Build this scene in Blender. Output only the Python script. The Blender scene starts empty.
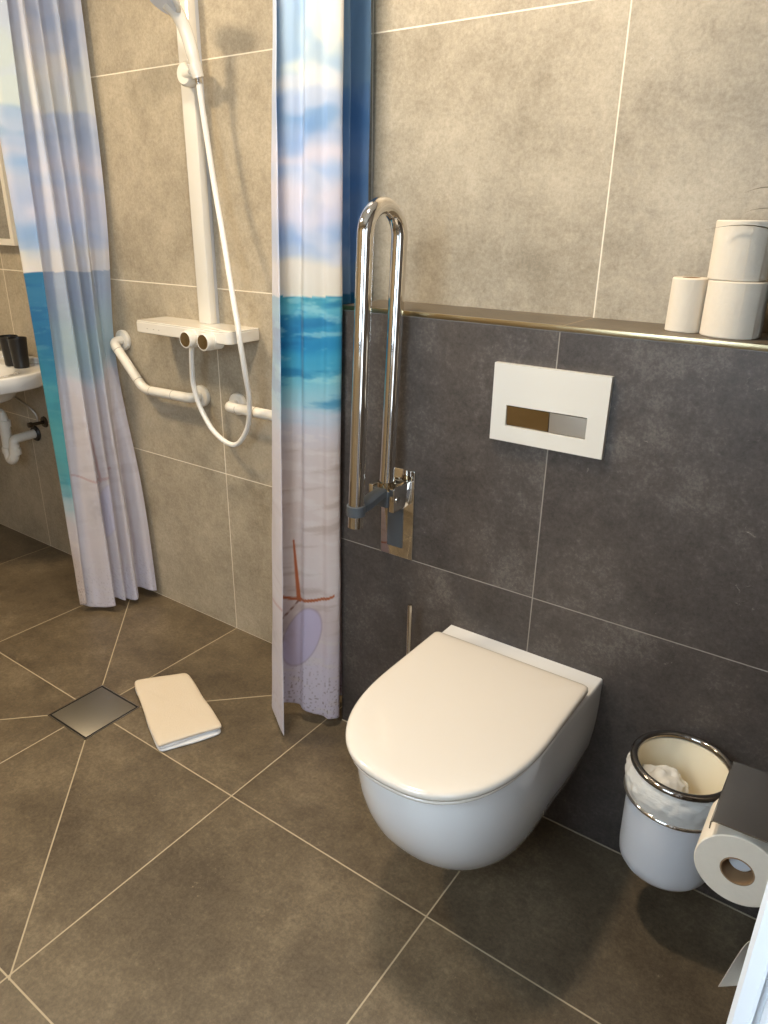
import bpy, bmesh, math, random
from mathutils import Vector, Matrix, noise
random.seed(7)
PI = math.pi
C = bpy.context.scene.collection

# ------------------------------------------------------------------ helpers
def link(name, me_or_none, parent=None):
    o = bpy.data.objects.new(name, me_or_none); C.objects.link(o)
    if parent: o.parent = parent
    return o
def obj(name, bm, mats, parent=None, smooth=True, angle=40):
    bmesh.ops.recalc_face_normals(bm, faces=bm.faces)
    me = bpy.data.meshes.new(name); 
    if smooth:
        for f in bm.faces: f.smooth = True
        lim = math.radians(angle)
        for e in bm.edges:
            if len(e.link_faces) == 2 and e.calc_face_angle(0) > lim: e.smooth = False
    bm.to_mesh(me); bm.free()
    for m in (mats if isinstance(mats, (list, tuple)) else [mats]): me.materials.append(m)
    o = link(name, me)
    if parent:
        o.parent = parent
        o.matrix_parent_inverse = parent.matrix_basis.inverted()   # meshes are given in world coordinates
    return o
def tag(o, label, cat, group=None):
    o['label'] = label; o['category'] = cat
    if group: o['group'] = group
    return o
def thing(name, label, cat, loc, group=None):
    o = link(name, None); o.location = loc
    o.empty_display_size = .05
    return tag(o, label, cat, group)
def struct(o): o['kind'] = 'structure'; return o

def add_box(bm, x0, x1, y0, y1, z0, z1, bev=0, seg=2):
    r = bmesh.ops.create_cube(bm, size=1)
    vs = r['verts']
    for v in vs:
        v.co = Vector(((x0+x1)/2+v.co.x*(x1-x0), (y0+y1)/2+v.co.y*(y1-y0), (z0+z1)/2+v.co.z*(z1-z0)))
    if bev:
        es = list({e for v in vs for e in v.link_edges})
        bmesh.ops.bevel(bm, geom=es, offset=bev, segments=seg, affect='EDGES', profile=.5)
    return bm
def box(*a, **k): return add_box(bmesh.new(), *a, **k)
def frames(pts):
    n = len(pts); T = []
    for i in range(n):
        a = pts[max(i-1,0)]; b = pts[min(i+1,n-1)]
        T.append((b-a).normalized())
    u = T[0].cross(Vector((0,0,1)))
    if u.length < .05: u = T[0].cross(Vector((0,1,0)))
    u.normalize(); F = []
    for t in T:
        u = (u - t*u.dot(t)).normalized(); F.append((u, t.cross(u)))
    return F
def add_tube(bm, pts, r, seg=20, cap=True):
    pts = [Vector(p) for p in pts]; F = frames(pts); rings = []
    for i, p in enumerate(pts):
        rr = r[i] if isinstance(r, (list, tuple)) else r
        rings.append([bm.verts.new(p + (F[i][0]*math.cos(a) + F[i][1]*math.sin(a))*rr)
                      for a in (k*2*PI/seg for k in range(seg))])
    for a, b in zip(rings, rings[1:]):
        for k in range(seg): bm.faces.new((a[k], a[(k+1)%seg], b[(k+1)%seg], b[k]))
    if cap: bm.faces.new(rings[0][::-1]); bm.faces.new(rings[-1])
    return bm
def tube(*a, **k): return add_tube(bmesh.new(), *a, **k)
def rounded(pts, rad, n=8):
    """polyline with its inner corners rounded"""
    pts = [Vector(p) for p in pts]; out = [pts[0]]
    for i in range(1, len(pts)-1):
        a, b, c = pts[i-1], pts[i], pts[i+1]
        r = rad[i-1] if isinstance(rad, (list, tuple)) else rad
        r = min(r, (a-b).length*.49, (c-b).length*.49)
        p, q = b+(a-b).normalized()*r, b+(c-b).normalized()*r
        for k in range(n+1):
            t = k/n; out.append(p*(1-t)**2 + b*2*t*(1-t) + q*t*t)
    out.append(pts[-1]); return out
def spline(pts, n=10):
    pts = [Vector(p) for p in pts]; P = [pts[0]*2-pts[1]] + pts + [pts[-1]*2-pts[-2]]; out = []
    for i in range(1, len(P)-2):
        for k in range(n):
            t = k/n
            out.append(.5*((2*P[i]) + (P[i+1]-P[i-1])*t + (2*P[i-1]-5*P[i]+4*P[i+1]-P[i+2])*t*t + (3*P[i]-P[i-1]-3*P[i+1]+P[i+2])*t**3))
    out.append(pts[-1]); return out
def add_lathe(bm, prof, c=(0,0,0), axis='Z', seg=48, close=False):
    """prof: (r, h) pairs, turned about an axis through c"""
    c = Vector(c); rings = []
    def P(r, h, a):
        x, y = r*math.cos(a), r*math.sin(a)
        return c + (Vector((x, y, h)) if axis == 'Z' else Vector((x, h, y)) if axis == 'Y' else Vector((h, x, y)))
    for r, h in prof:
        rings.append([bm.verts.new(P(0, h, 0))] if r < 1e-6 else [bm.verts.new(P(r, h, k*2*PI/seg)) for k in range(seg)])
    pr = list(zip(rings, rings[1:])) + ([(rings[-1], rings[0])] if close else [])
    for a, b in pr:
        for k in range(seg):
            k2 = (k+1) % seg
            if len(a) == 1 and len(b) == 1: continue
            if len(a) == 1: bm.faces.new((a[0], b[k], b[k2]))
            elif len(b) == 1: bm.faces.new((a[k], a[k2], b[0]))
            else: bm.faces.new((a[k], a[k2], b[k2], b[k]))
    return bm
def lathe(*a, **k): return add_lathe(bmesh.new(), *a, **k)
def add_loft(bm, rings, cap=True):
    R = [[bm.verts.new(p) for p in r] for r in rings]; n = len(R[0])
    for a, b in zip(R, R[1:]):
        for k in range(n): bm.faces.new((a[k], a[(k+1)%n], b[(k+1)%n], b[k]))
    if cap:
        for r in (R[0][::-1], R[-1]):
            c = bm.verts.new(sum((v.co for v in r), Vector())/n)
            for k in range(n): bm.faces.new((r[k], r[(k+1)%n], c))
    return bm
def loft(rings, cap=True): return add_loft(bmesh.new(), rings, cap)

# ------------------------------------------------------------------ materials
def s2l(c):
    return tuple((x/255/12.92 if x/255 <= .04045 else ((x/255+.055)/1.055)**2.4) for x in c[:3]) + (1,)
def mat(name, col, rough=.5, metal=0, **k):
    m = bpy.data.materials.new(name); m.use_nodes = True
    b = m.node_tree.nodes['Principled BSDF']
    b.inputs['Base Color'].default_value = s2l(col)
    b.inputs['Roughness'].default_value = rough; b.inputs['Metallic'].default_value = metal
    for kk, v in k.items(): b.inputs[kk.replace('_', ' ')].default_value = v
    return m
def bumpy(m, scale, strength, dist=.001, detail=3, colvar=0, stretch=None):
    """procedural noise bump, and a faint colour mottle"""
    nt = m.node_tree; N = nt.nodes; L = nt.links; b = N['Principled BSDF']
    tc = N.new('ShaderNodeTexCoord'); no = N.new('ShaderNodeTexNoise')
    no.inputs['Scale'].default_value = scale; no.inputs['Detail'].default_value = detail
    if stretch:
        mp = N.new('ShaderNodeMapping'); mp.inputs['Scale'].default_value = stretch
        L.new(tc.outputs['Object'], mp.inputs[0]); L.new(mp.outputs[0], no.inputs['Vector'])
    else: L.new(tc.outputs['Object'], no.inputs['Vector'])
    bp = N.new('ShaderNodeBump'); bp.inputs['Strength'].default_value = strength; bp.inputs['Distance'].default_value = dist
    L.new(no.outputs[0], bp.inputs['Height']); L.new(bp.outputs[0], b.inputs['Normal'])
    if colvar:
        c = list(b.inputs['Base Color'].default_value)
        mx = N.new('ShaderNodeMixRGB'); mx.inputs[1].default_value = [x*(1-colvar) for x in c[:3]]+[1]; mx.inputs[2].default_value = [min(1, x*(1+colvar)) for x in c[:3]]+[1]
        L.new(no.outputs[0], mx.inputs[0]); L.new(mx.outputs[0], b.inputs['Base Color'])
    return m

GX, GY, GZ, T = -.3690, -.599, 0.0, .600
DRX, DRY = -.362, -.600
def tile_mat(name, dark, mid, light, grout, axes, width=.0022, rough=.5, diag=False, gz=0., scr=.5):
    m = bpy.data.materials.new(name); m.use_nodes = True
    nt = m.node_tree; N = nt.nodes; L = nt.links; b = N['Principled BSDF']
    def n(t, **k):
        x = N.new(t)
        for a, v in k.items(): setattr(x, a, v)
        return x
    def M(op, a, bb=None, c=None):
        x = n('ShaderNodeMath', operation=op)
        for i, v in enumerate((a, bb, c)):
            if v is None: continue
            if isinstance(v, (int, float)): x.inputs[i].default_value = v
            else: L.new(v, x.inputs[i])
        return x.outputs[0]
    geo = n('ShaderNodeNewGeometry'); sep = n('ShaderNodeSeparateXYZ'); L.new(geo.outputs['Position'], sep.inputs[0])
    S = {'X': sep.outputs[0], 'Y': sep.outputs[1], 'Z': sep.outputs[2]}
    O = {'X': GX, 'Y': GY, 'Z': gz}
    def dist(a):       # distance to the nearest joint along an axis
        f = M('FRACT', M('ADD', M('DIVIDE', M('SUBTRACT', S[a], O[a]), T), 10.5))
        return M('MULTIPLY', M('ABSOLUTE', M('SUBTRACT', f, .5)), T)
    def cell(a): return M('FLOOR', M('ADD', M('DIVIDE', M('SUBTRACT', S[a], O[a]), T), 10.0))
    d = M('MINIMUM', dist(axes[0]), dist(axes[1]))
    if diag:
        dx = M('ABSOLUTE', M('SUBTRACT', S['X'], DRX)); dy = M('ABSOLUTE', M('SUBTRACT', S['Y'], DRY))
        dd = M('MULTIPLY', M('ABSOLUTE', M('SUBTRACT', dx, dy)), .7071)
        far = M('GREATER_THAN', M('MAXIMUM', dx, dy), .602)
        d = M('MINIMUM', d, M('ADD', dd, far))
    gm = M('SMOOTH_MIN', M('MAXIMUM', M('SUBTRACT', 1.0, M('DIVIDE', M('MAXIMUM', M('SUBTRACT', d, width*.5), 0), .0009)), 0), 1.0, .0)
    # stone look, shifted per tile
    comb = n('ShaderNodeCombineXYZ'); L.new(M('MULTIPLY', cell(axes[0]), 3.7), comb.inputs[0]); L.new(M('MULTIPLY', cell(axes[1]), 5.3), comb.inputs[1])
    if diag:
        q = M('GREATER_THAN', dx, dy); L.new(M('MULTIPLY', q, 2.1), comb.inputs[2])
    va = n('ShaderNodeVectorMath', operation='ADD'); L.new(geo.outputs['Position'], va.inputs[0]); L.new(comb.outputs[0], va.inputs[1])
    def noi(sc, det, ro=.6, dis=0):
        x = n('ShaderNodeTexNoise'); L.new(va.outputs[0], x.inputs['Vector'])
        x.inputs['Scale'].default_value = sc; x.inputs['Detail'].default_value = det; x.inputs['Roughness'].default_value = ro; x.inputs['Distortion'].default_value = dis
        return x.outputs[0]
    n1, n2, n3 = noi(3.6, 6, .6, .2), noi(24, 10, .82, .25), noi(110, 6, .8, .2)
    v = M('ADD', M('MULTIPLY', n1, .34), M('ADD', M('MULTIPLY', n2, .32), M('MULTIPLY', n3, .34)))
    cr = n('ShaderNodeValToRGB'); e = cr.color_ramp.elements
    e[0].position = .40; e[0].color = s2l(dark); e[1].position = .66; e[1].color = s2l(light)
    x = cr.color_ramp.elements.new(.52); x.color = s2l(mid)
    L.new(v, cr.inputs[0])
    # pale scratchy flecks with patchy distribution
    fl = noi(46, 10, .85, 1.0); pa = noi(5, 3, .5)
    fm = M('MULTIPLY', M('MULTIPLY', M('MAXIMUM', M('SUBTRACT', fl, .60), 0), 5.0), M('MULTIPLY', M('MAXIMUM', M('SUBTRACT', pa, .46), 0), 7*scr))
    fm = M('MINIMUM', fm, .7)
    m1 = n('ShaderNodeMixRGB'); L.new(fm, m1.inputs[0]); L.new(cr.outputs[0], m1.inputs[1]); m1.inputs[2].default_value = s2l([min(255, c*1.35+14) for c in light])
    m2 = n('ShaderNodeMixRGB'); L.new(gm, m2.inputs[0]); L.new(m1.outputs[0], m2.inputs[1]); m2.inputs[2].default_value = s2l(grout)
    L.new(m2.outputs[0], b.inputs['Base Color'])
    rr = M('ADD', M('ADD', rough-.06, M('MULTIPLY', n2, .12)), M('MULTIPLY', gm, .25)); L.new(rr, b.inputs['Roughness'])
    bp = n('ShaderNodeBump'); bp.inputs['Strength'].default_value = .35; bp.inputs['Distance'].default_value = .0012
    L.new(M('SUBTRACT', M('MULTIPLY', v, .6), M('MULTIPLY', gm, .9)), bp.inputs['Height']); L.new(bp.outputs[0], b.inputs['Normal'])
    return m

M_WALL = tile_mat('taupe_stone_tile', (142,131,112), (175,163,142), (203,191,169), (236,226,206), 'XZ', rough=.5, scr=.5)
M_WALLY = tile_mat('taupe_stone_tile_side', (136,127,112), (168,159,142), (198,189,172), (236,228,212), 'YZ', rough=.5, scr=.5)
M_PRE = tile_mat('anthracite_stone_tile', (56,50,46), (80,73,68), (122,114,106), (146,138,128), 'XZ', width=.0016, rough=.5, scr=1.5)
M_SIDE = tile_mat('anthracite_stone_tile_side', (60,56,54), (77,73,71), (101,97,94), (128,122,114), 'YZ', width=.0014, rough=.5, scr=.55)
M_LEDGE = tile_mat('anthracite_ledge_tile', (78,70,58), (100,90,76), (126,115,98), (166,152,130), 'XY', width=.002, rough=.42, scr=.4)
M_FLOOR = tile_mat('brown_stone_floor_tile', (72,61,47), (101,88,69), (139,124,100), (176,160,132), 'XY', width=.0026, rough=.42, diag=True, scr=.9)
M_GROUT = mat('beige_grout', (168,156,134), .8)
M_PANE = mat('added_window_glass', (240,245,248), .05, Transmission_Weight=1.0, IOR=1.45)
M_PAINT = mat('white_wall_paint', (232,228,220), .7)
M_CEIL = mat('white_ceiling_paint', (235,232,225), .8)
M_JAMB = bumpy(mat('white_door_lacquer', (236,238,240), .35), 60, .05)
M_CER = mat('white_ceramic', (230,229,227), .07, Coat_Weight=.6, Coat_Roughness=.03)
M_SEAT = mat('white_duroplast', (216,207,194), .14, Coat_Weight=.3, Coat_Roughness=.05)
M_CHROME = mat('polished_chrome', (226,222,216), .06, 1)
M_DCHROME = mat('dark_chrome', (150,144,138), .08, 1)
M_STEEL = bumpy(mat('polished_steel', (205,200,192), .13, 1), 300, .04, .0004)
M_SATIN = bumpy(mat('satin_steel', (168,160,148), .3, 1), 240, .08, .0004, stretch=(1, 12, 12))
M_KEY = mat('satin_key', (205,200,190), .45, 1)
M_BRUSH = bumpy(mat('brushed_drain_steel', (160,155,145), .46, 1), 400, .1, .0004, stretch=(1, 20, 1))
M_BROWNREFL = mat('brown_reflection_chrome', (188,170,138), .08, 1)  # polished chrome with the brown of its reflections put into the base colour
M_TRIM = mat('gold_steel_trim', (182,164,128), .3, 1)
M_WPL = mat('white_plastic', (226,220,208), .3)
M_WPL2 = mat('white_gloss_shelf', (226,221,210), .18, Coat_Weight=.3)
M_GREYPL = mat('grey_plastic', (76,80,84), .42)
M_LGREY = mat('light_grey_plastic', (190,192,196), .35)
M_DARKPL = mat('black_plastic', (24,22,22), .4)
M_JOINT = mat('grey_joint_ring', (168,160,146), .5)
M_PAPER = bumpy(mat('tissue_paper', (222,211,193), .9), 120, .5, .0015, colvar=.03)
M_CORE = bumpy(mat('brown_cardboard', (150,118,84), .85), 90, .2)
M_TOWEL = bumpy(mat('cream_terry_towel', (222,206,182), .95), 420, .9, .003, detail=4, colvar=.05)
M_TOWELEDGE = bumpy(mat('white_terry_towel_edge', (226,224,222), .95), 420, .8, .003, detail=4)
M_BAG = mat('clear_bin_bag', (238,236,230), .22, Transmission_Weight=.25, IOR=1.3)
bumpy(M_BAG, 30, .6, .006, detail=4, stretch=(1, 1, 2.2))
M_BIN = mat('white_enamel', (226,227,230), .3, Coat_Weight=.2)
M_BININ = mat('cream_bin_inside', (238,226,198), .45)
M_MIRROR = mat('mirror_glass', (225,225,222), .02, 1)
M_POT = mat('dark_plant_pot', (46,42,40), .5)
M_LEAF = mat('dry_green_leaf', (92,90,48), .6)
M_SOIL = bumpy(mat('potting_soil', (50,38,28), .95), 80, .8, .004)
M_HOSE = mat('white_shower_hose', (236,232,224), .28)
M_BRAID = bumpy(mat('braided_steel_hose', (190,186,180), .35, 1), 500, .6, .001)
M_VALVE = mat('dark_valve_metal', (92,84,74), .3, 1)
M_SPRAY = mat('grey_spray_face', (200,204,212), .35)

# ------------------------------------------------------------------ the room
D = .183; LH = 1.210; XR = 1.430; XL = -2.35; YF = -2.15; ZC = 2.45; PX = .270
struct(obj('floor', box(XL-.1, 2.9, YF-.1, .1, -.05, 0), M_FLOOR, smooth=False))
struct(obj('wall_back', box(XL-.1, XR+.1, 0, .1, 0, ZC), M_WALL, smooth=False))
struct(obj('wall_left', box(XL-.1, XL, YF, 0, 0, ZC), M_WALLY, smooth=False))
WX0, WX1, WZ0, WZ1 = .45, 1.25, .95, 2.10
bm = bmesh.new(); add_box(bm, XL-.1, WX0, YF-.1, YF, 0, ZC); add_box(bm, WX1, XR, YF-.1, YF, 0, ZC)
add_box(bm, WX0, WX1, YF-.1, YF, 0, WZ0); add_box(bm, WX0, WX1, YF-.1, YF, WZ1, ZC)
struct(obj('wall_front', bm, M_WALL, smooth=False))
wi = struct(link('added_window_1', None)); wi.location = ((WX0+WX1)/2, YF, WZ0)  # added window, unseen behind the camera, to carry cool daylight and reflections
for a in ((WX0, WX1, WZ0, WZ0+.05), (WX0, WX1, WZ1-.05, WZ1), (WX0, WX0+.05, WZ0+.05, WZ1-.05), (WX1-.05, WX1, WZ0+.05, WZ1-.05)):
    obj('added_window_frame', box(a[0], a[1], YF-.09, YF-.03, a[2], a[3]), M_JAMB, wi, smooth=False)
obj('added_window_pane', box(WX0+.05, WX1-.05, YF-.064, YF-.06, WZ0+.05, WZ1-.05), M_PANE, wi, smooth=False)
struct(obj('ceiling', box(XL-.1, XR+.2, YF-.1, .1, ZC, ZC+.06), M_CEIL, smooth=False))
# low tiled wall in front of the back wall (hides the cistern), its ledge tiles are another material
bm = box(PX, XR, -D, 0, 0, LH-.008)
for f in bm.faces: f.material_index = 1 if abs(f.normal.x) > .5 else 0
struct(obj('wall_cistern', bm, [M_PRE, M_SIDE], smooth=False))
struct(obj('ledge_tiles', box(PX, XR, -D+.006, 0, LH-.008, LH), M_LEDGE, smooth=False))
bm = box(PX, XR, -D-.0015, -D+.0065, LH-.0095, LH+.001, bev=.0006)
struct(obj('trim_1', bm, M_TRIM))
struct(obj('trim_2', box(PX, XR, -D-.003, -D, 0, .0025, bev=.0008), M_GROUT))
# right wall with the doorway the photograph is taken from
YJ = -1.0; YK = -1.95
bm = bmesh.new(); add_box(bm, XR, XR+.12, YJ+.02, 0, 0, ZC)
add_box(bm, XR, XR+.12, YF, YK-.02, 0, ZC); add_box(bm, XR, XR+.12, YK-.02, YJ+.02, 2.12, ZC)
struct(obj('wall_right', bm, M_SIDE, smooth=False))
# white door lining with a rebate
def jamb_profile(sy):
    # plan outline of the lining and its room-side architrave
    y = lambda t: (YJ+t) if sy > 0 else (YK-t)
    return [(XR-.029, y(.05)), (XR-.030, y(.006)), (XR-.026, y(.001)), (XR-.020, y(0)), (XR-.013, y(0)), (XR-.0105, y(.003)), (XR-.010, y(.012)),
            (XR-.005, y(.012)), (XR-.0045, y(.002)), (XR-.001, y(0)), (XR+.075, y(0)), (XR+.075, y(.012)), (XR+.14, y(.012)), (XR+.14, y(.05)), (XR+.12, y(.05)), (XR+.12, y(.02)), (XR-.0005, y(.02)), (XR-.0005, y(.05))]
dr = struct(link('door_1', None)); dr.location = (XR, YJ, 0)
for sy in (1, -1):
    P = jamb_profile(sy); bm = bmesh.new()
    a = [bm.verts.new((x, y, 0)) for x, y in P]; b_ = [bm.verts.new((x, y, 2.10)) for x, y in P]
    for k in range(len(P)): bm.faces.new((a[k], a[(k+1)%len(P)], b_[(k+1)%len(P)], b_[k]))
    bm.faces.new(a[::-1]); bm.faces.new(b_)
    obj('door_jamb', bm, M_JAMB, dr, angle=25)
obj('door_head', box(XR-.03, XR+.14, YK-.05, YJ+.05, 2.10, 2.15, bev=.002), M_JAMB, dr)
# pale hall beyond the doorway (seen only in reflections)
struct(obj('wall_hall', box(2.8, 2.9, YF-.1, .1, 0, ZC), M_PAINT, smooth=False))
struct(obj('ceiling_hall', box(XR+.2, 2.9, YF-.1, .1, ZC, ZC+.06), M_CEIL, smooth=False))

# ------------------------------------------------------------------ floor drain
dn = thing('floor_drain', 'square brushed steel floor drain cover set between the cut shower tiles', 'drain', (DRX, DRY, 0))
h = .0945
bm = bmesh.new()
for (a, b) in (((DRX-h, DRX+h), (DRY-h, DRY-h+.003)), ((DRX-h, DRX+h), (DRY+h-.003, DRY+h)), ((DRX-h, DRX-h+.003), (DRY-h, DRY+h)), ((DRX+h-.003, DRX+h), (DRY-h, DRY+h))):
    add_box(bm, a[0], a[1], b[0], b[1], -.001, .0018)
obj('frame', bm, M_SATIN, dn, smooth=False)
obj('channel', box(DRX-h+.003, DRX+h-.003, DRY-h+.003, DRY+h-.003, -.001, .0006), M_DARKPL, dn, smooth=False)
obj('cover_plate', box(DRX-h+.008, DRX+h-.008, DRY-h+.008, DRY+h-.008, .0004, .0020, bev=.0006), M_BRUSH, dn)

# ------------------------------------------------------------------ toilet
TX = .8185
def dshape(hw, hwb, yf, ym=-.44, yb=-D, z=0., n=40, ex=2.35, cr=.0):
    """closed plan outline: straight back on the wall, widening sides, rounded front"""
    pts = []
    for k in range(n+1):
        a = PI*k/n; c, s = math.cos(a), math.sin(a)
        x = hw*(1 if c >= 0 else -1)*abs(c)**(2/ex); y = ym-(ym-yf)*abs(s)**(2/ex)
        pts.append(Vector((TX+x, y, z)))
    def side(sx):
        o = []
        for k in range(1, 9):
            t = k/9; w = hw+(hwb-hw)*(t*t*(3-2*t)); o.append(Vector((TX+sx*w, ym+(yb-cr-ym)*t, z)))
        if cr:
            for k in range(7):
                a = PI/2*k/6; o.append(Vector((TX+sx*(hwb-cr+cr*math.cos(a)), yb-cr+cr*math.sin(a), z)))
        else:
            o.append(Vector((TX+sx*hwb, yb, z)))
        return o
    return side(1)[::-1] + pts + side(-1)
toilet = thing('toilet', 'white wall-hung toilet with closed lid mounted on the dark tiled low wall', 'toilet', (TX, -D, 0))
prof = [(.4555,.186,.1935,-.716),(.4535,.1895,.1965,-.721),(.447,.1905,.1975,-.7225),(.42,.1905,.197,-.721),(.39,.1905,.197,-.720),(.35,.1895,.196,-.714),
        (.31,.187,.193,-.703),(.27,.182,.188,-.687),(.23,.175,.180,-.664),(.195,.166,.171,-.637),(.165,.156,.160,-.607),(.14,.145,.149,-.577),
        (.12,.134,.138,-.550),(.106,.122,.128,-.523),(.096,.110,.118,-.500),(.090,.096,.108,-.480),(.087,.075,.09,-.45)]
obj('bowl', loft([dshape(a, b, yf, z=z, ym=-.44+(.45-z)*.22) for z, a, b, yf in prof]), M_CER, toilet, angle=60)
def lid_rings(z0, z1, g=0, dome=0, yb=-.268):
    rr = []
    th = z1-z0
    off = Vector((.004, 0, 0))
    for (zz, ins) in ((z0, .004), (z0+.0015, .0012), (z0+th*.35, 0), (z1-th*.3, .0008), (z1-.0022, .0035), (z1-.0006, .008), (z1+dome*.25, .02), (z1+dome*.5, .05), (z1+dome*.8, .10)):
        rr.append(dshape(.1925-g-ins, .1925-g-ins, -.755+g+ins, yb=yb-ins-g*.0, z=zz, cr=max(.013-ins*.3, .004), ex=2.45, ym=-.46))
        rr[-1] = [p+off for p in rr[-1]]
    return rr
obj('seat', loft(lid_rings(.4575, .4680, .005)), M_SEAT, toilet, angle=60)
obj('lid', loft(lid_rings(.4700, .4870, 0, .003)), M_SEAT, toilet, angle=60)
for sx in (-1, 1):
    obj('hinge', tube([(TX+sx*.075-.018, -.262, .466), (TX+sx*.075+.018, -.262, .466)], .0085), M_CHROME, toilet)

# ------------------------------------------------------------------ flush plate
fp = thing('flush_plate', 'white rectangular dual flush plate on the dark tiles above the toilet', 'flush plate', (.824, -D, .958))
bm = bmesh.new()
fx0, fx1, fz0, fz1 = .699, .9505, .959, 1.1255; wx0, wx1, wz0, wz1 = .7335, .9115, .9935, 1.0385
yb, yt = -D, -D-.012
# face with a window: four slabs joined
for a in ((fx0, fx1, wz1, fz1), (fx0, fx1, fz0, wz0), (fx0, wx0, wz0, wz1), (wx1, fx1, wz0, wz1)):
    add_box(bm, a[0], a[1], yt, yb, a[2], a[3])
bmesh.ops.remove_doubles(bm, verts=bm.verts, dist=1e-5)
obj('plate', bm, M_WPL2, fp, smooth=False)
obj('button_well', box(wx0, wx1, -D-.003, -D, wz0, wz1), M_DARKPL, fp, smooth=False)
def button(x0, x1, m, nm, sign, lab):
    # slightly dished key tilted about its inner edge
    bm = bmesh.new(); n = 10; g = []
    for i in range(n+1):
        t = i/n; x = x0+(x1-x0)*t
        d = .0095 + .0012*math.cos(PI*(t-.5))*sign
        g.append([bm.verts.new((x, -D-d+.0015, wz0+.002)), bm.verts.new((x, -D-d-.0002, (wz0+wz1)/2)), bm.verts.new((x, -D-d-.0012, wz1-.002)), bm.verts.new((x, -D-.002, wz1-.002)), bm.verts.new((x, -D-.002, wz0+.002))])
    for a, b in zip(g, g[1:]):
        for k in range(5): bm.faces.new((a[k], a[(k+1)%5], b[(k+1)%5], b[k]))
    bm.faces.new(g[0]); bm.faces.new(g[-1][::-1])
    o = obj(nm, bm, m, fp, angle=30); o['label'] = lab
button(wx0+.0012, .8295, M_BROWNREFL, 'large_flush_button', -1, 'mirror-polished flush button')
button(.8315, wx1-.0012, M_KEY, 'small_flush_button', 1, 'satin flush button')

# ------------------------------------------------------------------ folding support rail (folded up)
gx = .462
gb = thing('folding_grab_rail', 'polished chrome U-shaped folding grab rail, raised upright beside the toilet', 'grab rail', (gx, -D, .60))
r = .0175
yi0, yo0 = -.247, -.366    # inner and outer tube at z .80
yi1, yo1 = -.214, -.337    # at z 1.36
cy, cz = (yi1+yo1)/2, 1.366; ra = (yi1-yo1)/2
arc = [(gx, cy+ra*math.cos(a), cz+ra*1.0*math.sin(a)) for a in [PI*k/20 for k in range(21)]]
pts = [(gx, yi0-.0003, .812)] + [(gx, yi0+(yi1-yi0)*t, .80+(1.362-.80)*t) for t in (.1, .3, .5, .7, .9)] + arc + [(gx, yo0+(yo1-yo0)*t, .80+(1.362-.80)*t) for t in (.9, .7, .5, .3, .1)] + [(gx, yo0-.003, .745)]
obj('rail_tube', tube(pts, r, seg=32), M_CHROME, gb)
obj('mounting_plate', box(.4065, .5035, -D-.006, -D, .6015, .8385, bev=.0015), M_CHROME, gb)
cvp = obj('reflection_panel', box(.428, .474, -D-.009, -D-.005, .628, .745, bev=.001), M_GREYPL, gb)  # dark inset standing in for the hinge's reflection in the chrome plate
obj('hinge_bracket', box(.420, .433, -.262, -D-.005, .752, .812, bev=.002), M_CHROME, gb)
obj('hinge_bracket', box(.480, .4945, -.262, -D-.005, .752, .812, bev=.002), M_CHROME, gb)
obj('hinge_pin', tube([(.417, -.247, .782), (.4965, -.247, .782)], .008), M_STEEL, gb)
obj('hinge_body', box(.4335, .4795, -.266, -.200, .760, .806, bev=.006), M_GREYPL, gb)
obj('tube_collar', lathe([(.0178, -.011), (.0215, -.010), (.0225, 0), (.0215, .010), (.0178, .011)], (gx, yi0-.0005, .812)), M_BROWNREFL, gb)
# grey arm that joins the two tubes
bm = bmesh.new()
arm = spline([(gx, -.250, .800), (gx, -.29, .797), (gx, -.335, .788), (gx, -.366, .786)], 6)
prev = None
for i, p in enumerate(arm):
    w = .013+.004*math.sin(i/len(arm)*PI); hh = .0125
    q = [bm.verts.new((p.x+a*w, p.y, p.z+b*hh)) for a, b in ((-1, -.6), (-.6, -1), (.6, -1), (1, -.6), (1, .6), (.6, 1), (-.6, 1), (-1, .6))]
    if prev:
        for k in range(8): bm.faces.new((prev[k], prev[(k+1)%8], q[(k+1)%8], q[k]))
    else: bm.faces.new(q[::-1])
    prev = q
bm.faces.new(prev)
obj('connecting_arm', bm, M_GREYPL, gb)
obj('arm_sleeve', lathe([(.0176, -.013), (.0212, -.012), (.0215, 0), (.0212, .012), (.0176, .013)], (gx, yo0-.0012, .786)), M_GREYPL, gb)

# ------------------------------------------------------------------ toilet brush (its holder hides behind the bowl)
bs = thing('toilet_brush', 'toilet brush with thin steel handle standing behind the left side of the toilet', 'toilet brush', (.537, -.243, 0))
obj('holder', lathe([(0, .002), (.042, .002), (.045, .006), (.045, .23), (.043, .232), (.041, .228), (.041, .012), (0, .012)], (.537, -.243, 0)), M_STEEL, bs)
obj('handle', lathe([(0, .10), (.004, .10), (.004, .235), (.0058, .24), (.0062, .505), (.0055, .5105), (0, .5115)], (.537, -.243, 0)), M_STEEL, bs)
obj('holder_lid', lathe([(.005, .2345), (.038, .2335), (.038, .237), (.005, .243)], (.537, -.243, 0)), M_STEEL, bs)
obj('brush_head', lathe([(0, .03), (.02, .032), (.03, .05), (.03, .09), (.02, .105), (0, .108)], (.537, -.243, 0)), M_WPL, bs)

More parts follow.
